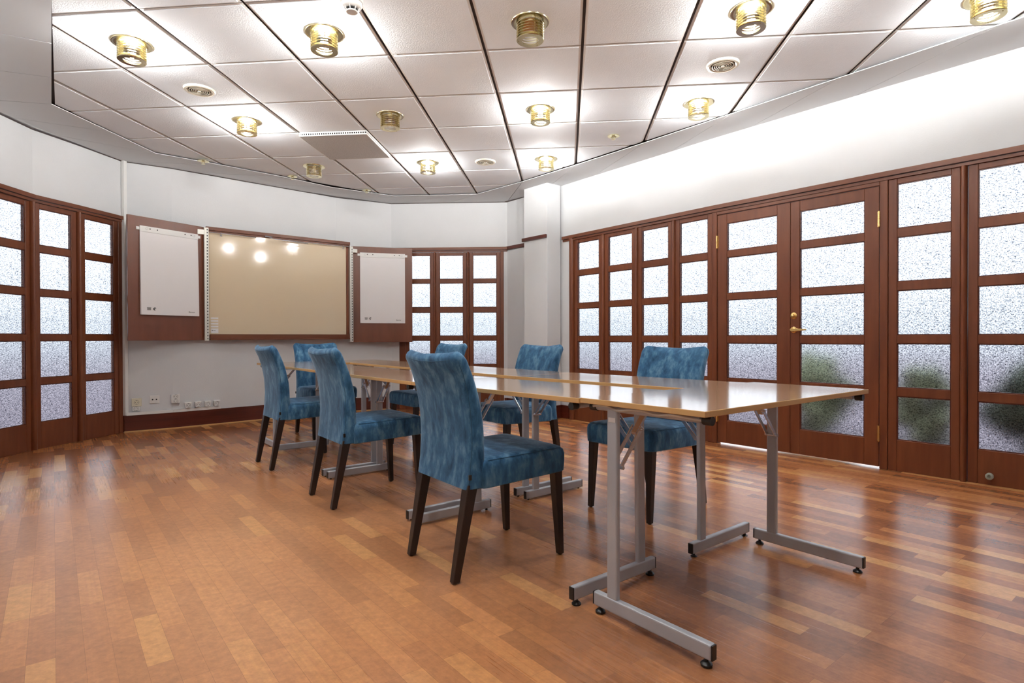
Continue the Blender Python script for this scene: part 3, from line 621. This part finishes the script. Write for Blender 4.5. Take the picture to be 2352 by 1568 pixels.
# ------------------------------------------------------------------ board unit on the back-left wall
BA, BB = Vector((-3.253, 6.140)), Vector((-2.0185, 7.183))
def board():
    mx = frame2(BA, BB); Lb = (BB - BA).length
    t = empty('board', mx); tag(t, 'wide glossy cream board framed in mahogany on the curved back wall', 'whiteboard')
    mb = MB(); mb.box(0.01, Lb + 0.0, -0.045, -0.015, 0.93, 2.118); mb.build('backing', M['board_wood'], t)
    mb = MB(); mb.box(0, Lb, -0.02, 0.020, 2.085, 2.122); mb.box(0, Lb, -0.015, 0.008, 2.066, 2.084); mb.build('top_rail', M['wood_h'], t, bevel=0.002)
    mb = MB(); mb.box(0.03, Lb, -0.03, 0.045, 0.917, 0.930); mb.box(0.03, Lb, 0.020, 0.035, 0.930, 0.978); mb.build('pen_tray', M['wood_h'], t, bevel=0.002)
    mb = MB(); mb.box(Lb - 0.045, Lb, -0.02, 0.004, 0.93, 2.07); mb.build('side_strip', M['wood'], t)
    mb = MB(); mb.box(0.03, Lb - 0.045, -0.016, -0.004, 0.972, 2.066); mb.build('writing_surface', M['whiteboard'], t)
    # magnetic label strips in the lower left corner
    for k in range(4):
        mb = MB(); mb.box(0.045, 0.118, -0.005, -0.001, 1.052 + k * 0.030, 1.068 + k * 0.030); mb.build('magnetic_strip', M['paper'], t)
    mb = MB(); mb.box(0.045, 0.118, -0.005, -0.001, 0.990, 1.040); lb = mb.build('corner_label', M['paper'], t)
    mb = MB(); mb.box(0.053, 0.062, -0.001, 0.0005, 1.014, 1.022); mb.build('printed_square', M['ink'], lb)
    mb = MB(); mb.box(0.065, 0.090, -0.001, 0.0005, 1.015, 1.020); mb.build('printed_line', M['grey_ink'], lb)
    # hanging rod with hooks along the top
    mb = MB(); mb.tube([(0.0, 0.030, 2.062), (0.50, 0.034, 2.055)], 0.004, 8); mb.tube([(0.78, 0.034, 2.055), (Lb + 0.01, 0.030, 2.062)], 0.004, 8)
    mb.build('hanging_rod', M['chrome'], t, smooth=True)
    for xx in (0.14, Lb - 0.10):
        mb = MB(); mb.tube([(xx, 0.036, 2.072), (xx, 0.040, 2.040)], 0.004, 6); mb.lathe([(0.004, 0), (0.014, -0.014), (0.0, -0.015)], 10, (xx, 0.040, 2.042)); mb.build('hook', M['chrome'], t, smooth=True)
    mb = MB(); mb.tube([(0.62, 0.02, 2.08), (0.66, 0.12, 2.045), (1.05, 0.13, 2.030)], 0.0035, 6); mb.tube([(0.66, 0.12, 2.045), (1.02, 0.05, 2.055)], 0.0035, 6); mb.box(0.60, 0.68, 0.018, 0.026, 2.075, 2.088)
    mb.build('folding_arm', M['chrome'], t, smooth=True)
    # slotted steel uprights at both ends
    for x0, z0, z1 in ((-0.012, 0.908, 2.104), (Lb - 0.004, 0.885, 2.066)):
        mb = MB(); mb.box(x0 - 0.012, x0 + 0.004, -0.02, 0.046, z0, z1); mb.box(x0 + 0.004, x0 + 0.030, 0.028, 0.046, z0, z1); up = mb.build('slotted_upright', M['alu'], t, bevel=0.001, segs=1)
        mb = MB()
        n = int((z1 - z0) / 0.032)
        for k in range(n): mb.box(x0 + 0.012, x0 + 0.021, 0.0455, 0.0468, z0 + 0.015 + k * 0.032, z0 + 0.031 + k * 0.032)
        mb.build('slots', M['hole'], up)
    mb = MB(); mb.box(-0.085, -0.02, 0.035, 0.040, 2.030, 2.080); mb.build('bracket_plate', M['alu'], t)
    mb = MB(); mb.box(Lb + 0.02, Lb + 0.085, 0.035, 0.040, 1.995, 2.040); mb.build('bracket_plate', M['alu'], t)
    # hinged mahogany wings
    def wing(P0, P1, z0, z1, nm='wing'):
        inv = mx.inverted(); g = frame2(P0, P1); mb = MB(inv @ g); Lw = (Vector(P1) - Vector(P0)).length
        mb.box(0, Lw, -0.022, 0.0, z0, z1); mb.build(nm, M['board_wood'], t, bevel=0.002)
        return g, Lw
    gl, ll = wing((-3.635, 5.465), (-3.262, 6.118), 0.914, 2.112)
    gr, lr = wing((-2.008, 7.226), (-1.283, 7.440), 0.880, 2.082)
    return gl, ll, gr, lr
GL, LLW, GR, LRW = board()
def flipchart(g, x0, x1, z0, z1, label, sheet_bend):
    root = empty('flip_chart', g); tag(root, label, 'flip chart', 'flip chart pads hung on the board wings')
    mb = MB(); n = 10; rings = []
    pts = []
    for k in range(n + 1):
        tt = k / n; z = z1 - 0.055 - (z1 - 0.055 - z0) * tt; bulge = sheet_bend * math.sin(math.pi * tt) * 0.4 + 0.010 + sheet_bend * tt * tt
        pts.append((bulge, z))
    ring = [(b_, z) for b_, z in pts] + [(0.003, z) for b_, z in pts[::-1]]
    mb.loft([[(xx, yy, zz) for yy, zz in ring] for xx in (x0, x1)]); mb.build('paper_pad', M['paper'], root, smooth='angle')
    mb = MB(); mb.box(x0 - 0.001, x1 + 0.001, 0.002, 0.016, z1 - 0.055, z1); st = mb.build('header_strip', M['white_pl'], root, bevel=0.001)
    W_ = x1 - x0
    mb = MB()
    for fx in (0.16, 0.28, 0.76, 0.87): mb.lathe([(0.006, 0), (0.006, 0.0012), (0, 0.0012)], 12, (x0 + W_ * fx, 0.016, z1 - 0.022), 'y')
    mb.build('punch_hole', M['hole'], st)
    mb = MB()
    for fx in (0.11, 0.92): mb.lathe([(0.012, 0), (0.012, 0.0012), (0.0105, 0.0012), (0.0105, 0)], 16, (x0 + W_ * fx, 0.016, z1 - 0.024), 'y', close=True)
    mb.build('stud', M['grey_ink'], st)
    mb = MB(); mb.box(x0 - 0.03, x1 + 0.03, 0.0, 0.006, z1 - 0.040, z1 - 0.012); mb.build('hanger_bar', M['white_pl'], root)
    yb = pts[-2][0] + 0.006
    mb = MB(); 
    for k in range(5): mb.box(x0 + 0.055 + k * 0.007, x0 + 0.058 + k * 0.007, yb - 0.006, yb, z0 + 0.045, z0 + 0.070)
    mb.box(x0 + 0.053, x0 + 0.090, yb - 0.006, yb - 0.001, z0 + 0.066, z0 + 0.072); mb.build('printed_mark', M['grey_ink'], root)
    mb = MB(); mb.loft([[(x0 + 0.125 + r_ * math.cos(a), yy, z0 + 0.058 + r_ * math.sin(a)) for a, r_ in [(0.6 + 0.4 * k, 0.014) for k in range(12)] + [(0.6 + 0.4 * k, 0.006) for k in range(11, -1, -1)]] for yy in (yb - 0.006, yb)])
    mb.build('printed_emblem', M['ink'], root)
    mt = Matrix.Translation((x1 - 0.045, yb - 0.001, z0 + 0.032)) @ Matrix(((-1, 0, 0, 0), (0, 0, 1, 0), (0, 1, 0, 0), (0, 0, 0, 1)))
    mt = Matrix.Translation((x1 - 0.115, yb, z0 + 0.032)) @ Matrix(((1, 0, 0, 0), (0, 0, 1, 0), (0, 1, 0, 0), (0, 0, 0, 1)))
    text('Biantor', 'printed_name', M['ink'], 0.022, mt, root)
flipchart(GL, 0.105, 0.68, 1.165, 2.022, 'large white flip chart pad on the left wing of the board', 0.018)
flipchart(GR, 0.105, 0.662, 1.120, 2.005, 'large white flip chart pad on the right wing of the board', 0.004)

# ------------------------------------------------------------------ sockets on the wall
def wall_pt(s):
    P = [Vector(p) for p in BACKL]; acc = 0
    for a, b2 in zip(P, P[1:]):
        l = (b2 - a).length
        if acc + l >= s: return a.lerp(b2, (s - acc) / l), (b2 - a).normalized()
        acc += l
def socket(s, z, w_, h_, label, style, group=None, mtl='white_pl'):
    p, d = wall_pt(s); mx = Matrix(((d.x, d.y, 0, p.x), (d.y, -d.x, 0, p.y), (0, 0, 1, z), (0, 0, 0, 1)))
    t = empty('wall_socket', mx); tag(t, label, 'wall socket', group)
    mb = MB()
    if style == 'pod':
        pts = [(-w_ / 2, h_ / 2), (-w_ / 2 * 0.78, -h_ / 2 * 0.9), (-w_ / 2 * 0.6, -h_ / 2), (w_ / 2 * 0.6, -h_ / 2), (w_ / 2 * 0.78, -h_ / 2 * 0.9), (w_ / 2, h_ / 2)]
        mb.loft([[(x_, y_, z_) for x_, z_ in pts] for y_ in (0, 0.036)] + [[(x_ * 0.9, 0.042, z_ * 0.9) for x_, z_ in pts]])
    else: mb.box(-w_ / 2, w_ / 2, 0, 0.012 if style != 'double' else 0.03, -h_ / 2, h_ / 2)
    mb.build('cover', M[mtl], t, bevel=0.003)
    y = {'pod': 0.0425, 'double': 0.0305}.get(style, 0.0125)
    cen = [(0, 0)] if style != 'double' else [(0, 0.024), (0, -0.024)]
    if style == 'aerial':
        mb = MB()
        for xx in (-0.017, 0.017): mb.lathe([(0.007, 0), (0.007, 0.001), (0, 0.001)], 12, (xx, y - 0.0005, 0), 'y')
        mb.build('aerial_hole', M['hole'], t)
    else:
        for cx_, cz in cen:
            mb = MB(); mb.lathe([(0.0205, 0), (0.0205, 0.0008), (0.0190, 0.0008), (0.0190, 0)], 20, (cx_, y - 0.0005, cz), 'y', close=True)
            for xx, zz in ((-0.0095, 0), (0.0095, 0)): mb.lathe([(0.0032, 0), (0.0032, 0.001), (0, 0.001)], 8, (cx_ + xx, y - 0.0004, cz + zz), 'y')
            mb.box(cx_ - 0.002, cx_ + 0.002, y, y + 0.0008, cz + 0.014, cz + 0.019); mb.box(cx_ - 0.002, cx_ + 0.002, y, y + 0.0008, cz - 0.019, cz - 0.014)
            mb.build('socket_hole', M['hole'], t)
socket(0.105, 0.293, 0.085, 0.082, 'cream wall socket nearest the left corner, upper of a pair', 'single', 'sockets above the baseboard', 'cream_pl')
socket(0.100, 0.228, 0.062, 0.044, 'small white socket directly below the cream one in the left corner', 'single', 'sockets above the baseboard')
socket(0.258, 0.312, 0.085, 0.080, 'white aerial outlet with two black holes in a square plate', 'aerial', 'sockets above the baseboard')
socket(0.440, 0.308, 0.080, 0.092, 'raised white double socket standing proud of the wall', 'double', 'sockets above the baseboard')
for k, (s, lab) in enumerate(((0.555, 'white pod shaped socket first from the left on the cable duct'), (0.650, 'white pod shaped socket second from the left on the cable duct'),
                     (0.745, 'white pod shaped socket third from the left on the cable duct'), (0.835, 'white pod shaped socket at the right end of the cable duct'))):
    socket(s, 0.232, 0.066, 0.062, lab, 'pod', 'pod sockets on the duct')

# ------------------------------------------------------------------ folding tables
TL, TW = 1.19, 0.485
def make_table(Lt, name='folding_table'):
    t = empty(name)
    mb = MB(); mb.box(0.0008, Lt - 0.0008, 0, TW, -0.0176, 0)
    top = mb.build('tabletop', [M['beech'], M['beech_edge']], t, bevel=0.0012, segs=1)
    for p in top.data.polygons:
        if abs(p.normal.z) < 0.5: p.material_index = 1
    for sd in (0, 1):
        X = lambda v: v if sd == 0 else Lt - v
        sg = 1 if sd == 0 else -1
        xc = 0.044
        mb = MB(); mb.box(min(X(xc - 0.010), X(xc + 0.010)), max(X(xc - 0.010), X(xc + 0.010)), 0.350, 0.394, -0.665, -0.022); colm = mb.build('column', M['silver'], t, bevel=0.006, segs=3, smooth=False)
        mb = MB(); mb.box(min(X(xc - 0.0125), X(xc + 0.0125)), max(X(xc - 0.0125), X(xc + 0.0125)), 0.0, 0.452, -0.708, -0.661); ft = mb.build('foot_bar', M['silver'], t, bevel=0.006, segs=3)
        for yy in (0.0, 0.452):
            mb = MB(); s_ = 1 if yy > 0.1 else -1; mb.box(min(X(xc - 0.0112), X(xc + 0.0112)), max(X(xc - 0.0112), X(xc + 0.0112)), min(yy - 0.002 * s_, yy + 0.004 * s_), max(yy - 0.002 * s_, yy + 0.004 * s_), -0.7065, -0.6625)
            mb.build('end_cap', M['black'], ft, bevel=0.002)
        for yy in (0.022, 0.430):
            mb = MB(); mb.lathe([(0.017, 0), (0.017, 0.006), (0.010, 0.013), (0.006, 0.014), (0.006, 0.022)], 16, (X(xc), yy, -0.730)); mb.build('glide', M['black'], t, smooth='angle')
        # pivot tube under the top with black end caps
        mb = MB(); mb.lathe([(0.011, 0.04), (0.011, TW - 0.02)], 14, (X(xc), 0, -0.030), 'y'); pv = mb.build('pivot_tube', M['silver'], t, smooth='angle')
        for yy in (0.016, TW - 0.03):
            mb = MB(); mb.lathe([(0.0, -0.012), (0.0135, -0.012), (0.0135, 0.016), (0.0, 0.016)], 14, (X(xc), yy, -0.031), 'y'); mb.build('end_cap', M['black'], pv, smooth='angle')
        # folding stay
        xa, za, xb, zb = X(xc + 0.013), -0.225, X(0.235), -0.024
        mb = MB()
        for yy in (0.352, 0.390): mb.bar((xa, yy, za), (xa + (xb - xa) * 0.62, yy, za + (zb - za) * 0.62), 0.003, 0.016, up=(0, 1, 0)) if False else mb.bar((xa, yy, za), (xa + (xb - xa) * 0.62, yy, za + (zb - za) * 0.62), 0.004, 0.018)
        mb.bar((xa + (xb - xa) * 0.50, 0.371, za + (zb - za) * 0.50), (xb, 0.371, zb), 0.022, 0.012)
        br = mb.build('stay', M['chrome'], t, bevel=0.0015, segs=1)
        mb = MB(); mb.lathe([(0.006, -0.006), (0.006, 0.052)], 10, (xa, 0.346, za), 'y'); mb.lathe([(0.005, -0.004), (0.005, 0.050)], 10, (xa + (xb - xa) * 0.58, 0.347, za + (zb - za) * 0.58), 'y'); mb.build('rivet', M['chrome'], br, smooth='angle')
        mb = MB(); mb.box(min(xb - 0.02, xb + 0.02), max(xb - 0.02, xb + 0.02), 0.35, 0.392, -0.021, -0.0178); mb.build('hinge_plate', M['chrome'], br)
    return t
O = Vector((0.223, 2.046)); U = Vector((-0.622, 0.783)); V = Vector((0.783, 0.622))
def pl(u, v): return O + U * u + V * v
def set_table(t, u, v, ang, Lt, z0, z1, label, group):
    p = pl(u, v); tilt = math.atan2(z1 - z0, Lt)
    t.matrix_world = Matrix.Translation((p.x, p.y, z0)) @ Matrix.Rotation(math.radians(ang), 4, 'Z') @ Matrix.Rotation(-tilt, 4, 'Y')
    tag(t, label, 'folding table', group)
side = make_table(TL); endt = make_table(1.14)
GT = 'beech folding tables in a closed rectangle'
U0 = -0.055
AL = math.degrees(math.atan2(-U.y, -U.x)); AR = math.degrees(math.atan2(U.y, U.x)); AN = math.degrees(math.atan2(V.y, V.x)); AF = AN + 180
set_table(side, U0 + TL, -0.035, AL, TL, 0.716, 0.729, 'beech folding table beside the nearest blue chair, next to the end table', GT)
def dup(src, *a):
    c = copy_tree(src); set_table(c, *a); return c
dup(side, U0 + 2 * TL, -0.035, AL, TL, 0.715, 0.716, 'beech folding table second along the left row, behind the nearest chair', GT)
dup(side, U0 + 3 * TL, -0.035, AL, TL, 0.715, 0.715, 'beech folding table at the far end of the left row by the farthest left chair', GT)
dup(side, U0, 1.125, AR, TL, 0.722, 0.714, 'beech folding table nearest the viewer in the right row, by the double door side', GT)
dup(side, U0 + TL, 1.125, AR, TL, 0.714, 0.714, 'middle beech folding table of the right row, in front of the column side chair', GT)
dup(side, U0 + 2 * TL, 1.125, AR, TL, 0.714, 0.715, 'beech folding table at the far end of the right row', GT)
set_table(endt, U0 - TW - 0.005, -0.035, AN, 1.14, 0.732, 0.728, 'beech folding table closing the near end, its corner pointing at the viewer', GT)
dup(endt, U0 + 3 * TL + TW + 0.003, 1.115, AF, 1.14, 0.715, 0.715, 'beech folding table closing the far end under the board', GT)
# maker's sticker on one column of the near end table
mb = MB(); mb.box(0.0330, 0.0342, 0.356, 0.386, -0.075, -0.060); o = mb.build('sticker', M['paper'], endt)
# loose cable tied beneath the near end table
cab = MB(); pts = []
for k in range(30):
    u_ = U0 - 0.04 - k * 0.0145; v_ = -0.008 + 0.010 * math.sin(k * 0.5); p = pl(u_, v_); pts.append((p.x, p.y, 0.7045 + 0.004 * math.sin(k * 0.62)))
cab.tube(pts, 0.0048, 8); tag(cab.build('cable', M['alu'], smooth=True), 'grey cable slung under the edge of the near end table', 'cable')

# ------------------------------------------------------------------ chairs
def rrect(hw, s0, s1, r, z, n=5, bow=0.0, dip=0.0):
    """rounded rectangle in x (+-hw) and y (s0..s1); bow bends the middle back, dip lowers the middle"""
    r = min(r, (s1 - s0) / 2 * 0.98, hw * 0.98); pts = []
    raw = []
    for cx_, cy, a0 in ((hw - r, s1 - r, 0), (-hw + r, s1 - r, 90), (-hw + r, s0 + r, 180), (hw - r, s0 + r, 270)):
        for k in range(n + 1):
            a = math.radians(a0 + 90 * k / n); raw.append((cx_ + r * math.cos(a), cy + r * math.sin(a)))
    # subdivide the long edges so bowing is smooth
    out = []
    for k in range(len(raw)):
        p, q = raw[k], raw[(k + 1) % len(raw)]; out.append(p)
        if k in (n, 3 * n + 2):
            for j in range(1, 8): out.append((p[0] + (q[0] - p[0]) * j / 8, p[1] + (q[1] - p[1]) * j / 8))
    return [(x_, y_ - bow * (1 - (x_ / hw) ** 2), z - dip * (1 - (x_ / hw) ** 2)) for x_, y_ in out]
def interp(tab, z):
    for (z0, v0), (z1, v1) in zip(tab, tab[1:]):
        if z <= z1: return v0 + (v1 - v0) * (z - z0) / (z1 - z0)
    return tab[-1][1]
def make_chair():
    t = empty('dining_chair')
    REAR = [(0.35, 0.046), (0.42, 0.056), (0.52, 0.063), (0.60, 0.061), (0.68, 0.051), (0.74, 0.038), (0.80, 0.019), (0.85, -0.004), (0.90, -0.02)]
    FRON = [(0.35, 0.135), (0.46, 0.134), (0.60, 0.128), (0.70, 0.108), (0.78, 0.082), (0.84, 0.055), (0.90, 0.03)]
    mb = MB(); rings = []
    zs = [0.352, 0.356, 0.38, 0.42, 0.47, 0.52, 0.57, 0.62, 0.67, 0.72, 0.76, 0.80, 0.83, 0.852]
    for z in zs:
        hw = 0.207 + 0.012 * (z - 0.35) / 0.5 - (0.004 if z < 0.354 else 0)
        rings.append(rrect(hw, interp(REAR, z), interp(FRON, z), 0.022, z, bow=0.016 * (z - 0.35) / 0.5, dip=0.014 * max(0, (z - 0.7) / 0.17)))
    for dz, sh in ((0.866, 0.004), (0.876, 0.011), (0.883, 0.021), (0.886, 0.030)):
        hw = 0.219 - sh * 1.0; a, b2 = interp(REAR, dz) + sh, interp(FRON, dz) - sh * 0.8
        if b2 - a < 0.006: c_ = (a + b2) / 2; a, b2 = c_ - 0.003, c_ + 0.003
        rings.append(rrect(hw, a, b2, 0.020, dz, bow=0.017, dip=0.014))
    mb.loft(rings); bk = mb.build('backrest', M['velvet'], t, smooth='angle')
    # seams down the rear edges and below the top edge
    mb = MB()
    for sgn in (-1, 1):
        mb.tube([(sgn * (0.207 + 0.012 * (z - 0.35) / 0.5 - 0.006), interp(REAR, z) + 0.0062, z - 0.014 * max(0, (z - 0.7) / 0.17) * 0.05) for z in zs[1:]], 0.0014, 5)
    mb.tube([(x_ * 0.205, interp(REAR, 0.856) + 0.001 - 0.0165 * (1 - x_ * x_), 0.856 - 0.014 * (1 - x_ * x_)) for x_ in [k / 8 - 1 for k in range(17)]], 0.0014, 5)
    mb.build('seam', M['cushion_pipe'], bk, smooth=True)
    mb = MB(); mb.box(0.206, 0.2115, 0.052, 0.064, 0.392, 0.412); mb.build('fabric_tag', M['black'], bk)
    # seat
    mb = MB(); rings = []
    prof = [(0.350, 0.0), (0.354, 0.004), (0.40, 0.006), (0.430, 0.006), (0.447, 0.002), (0.457, -0.008), (0.463, -0.020), (0.466, -0.05), (0.469, -0.10), (0.4705, -0.16)]
    for z, gr in prof:
        hw = 0.216 + gr; s0, s1 = 0.11, 0.540 + gr
        if gr < -0.02: s0 = 0.11 - gr * 0.2
        rg = rrect(hw, s0, s1, 0.03 if gr > -0.05 else 0.05, z)
        rg = [(x_, y_, z_ + (0.010 * (y_ - 0.11) / 0.43 if z > 0.36 else 0.014 * (y_ - 0.11) / 0.43)) for x_, y_, z_ in rg]
        rings.append(rg)
    mb.loft(rings); st = mb.build('seat', M['velvet'], t, smooth='angle')
    mb = MB(); hw = 0.216 - 0.005
    mb.tube([(-hw, 0.14, 0.4575), (-hw, 0.515, 0.4660), (-hw + 0.02, 0.533, 0.4665), (hw - 0.02, 0.533, 0.4665), (hw, 0.515, 0.4660), (hw, 0.14, 0.4575)], 0.0014, 5)
    mb.build('seam', M['cushion_pipe'], st, smooth=True)
    for sx_ in (-1, 1):
        for (xt, yt, zt, wt, xf, yf, wf) in ((0.182, 0.076, 0.372, 0.046, 0.180, 0.006, 0.030), (0.190, 0.506, 0.384, 0.042, 0.196, 0.526, 0.026)):
            mb = MB(); rings = []
            for (cx_, cy, cz, w_) in ((xf, yf, 0.004, wf), (xt, yt, zt, wt)):
                rings.append([(sx_ * cx_ + i * w_ / 2, cy + j * w_ / 2, cz) for i, j in ((-1, -1), (1, -1), (1, 1), (-1, 1))])
            mb.loft(rings); lg = mb.build('leg', M['espresso'], t, bevel=0.003)
            mb = MB(); mb.lathe([(0.009, 0), (0.009, 0.006)], 10, (sx_ * xf, yf, 0.0)); mb.build('floor_glide', M['black'], lg)
    return t
chair = make_chair()
def set_chair(c, x, y, ang, label):
    """x, y: midpoint between the rear feet; ang: facing direction in degrees"""
    c.matrix_world = Matrix.Translation((x, y, 0)) @ Matrix.Rotation(math.radians(ang - 90), 4, 'Z'); tag(c, label, 'chair', 'blue velvet chairs around the tables')
CH = [(-0.333, 2.336, 36.8, 'blue velvet chair nearest the viewer, its back turned to us'),
      (-1.093, 3.290, 37.2, 'blue velvet chair in the middle of the left row, back to the viewer'),
      (-1.818, 4.210, 38.0, 'pale blue velvet chair farthest along the left row'),
      (0.962, 3.380, 220.5, 'blue velvet chair nearest on the right side, facing the viewer before the double door'),
      (0.232, 4.300, 220.0, 'blue velvet chair in front of the white column, middle of the right side'),
      (-0.53, 5.25, 220.0, 'blue velvet chair before the far glazed panels, last on the right side'),
      (-1.995, 5.830, -51.5, 'blue velvet chair at the far end of the tables, below the board')]
for k, c in enumerate(CH): set_chair(chair if k == 0 else copy_tree(chair), *c)
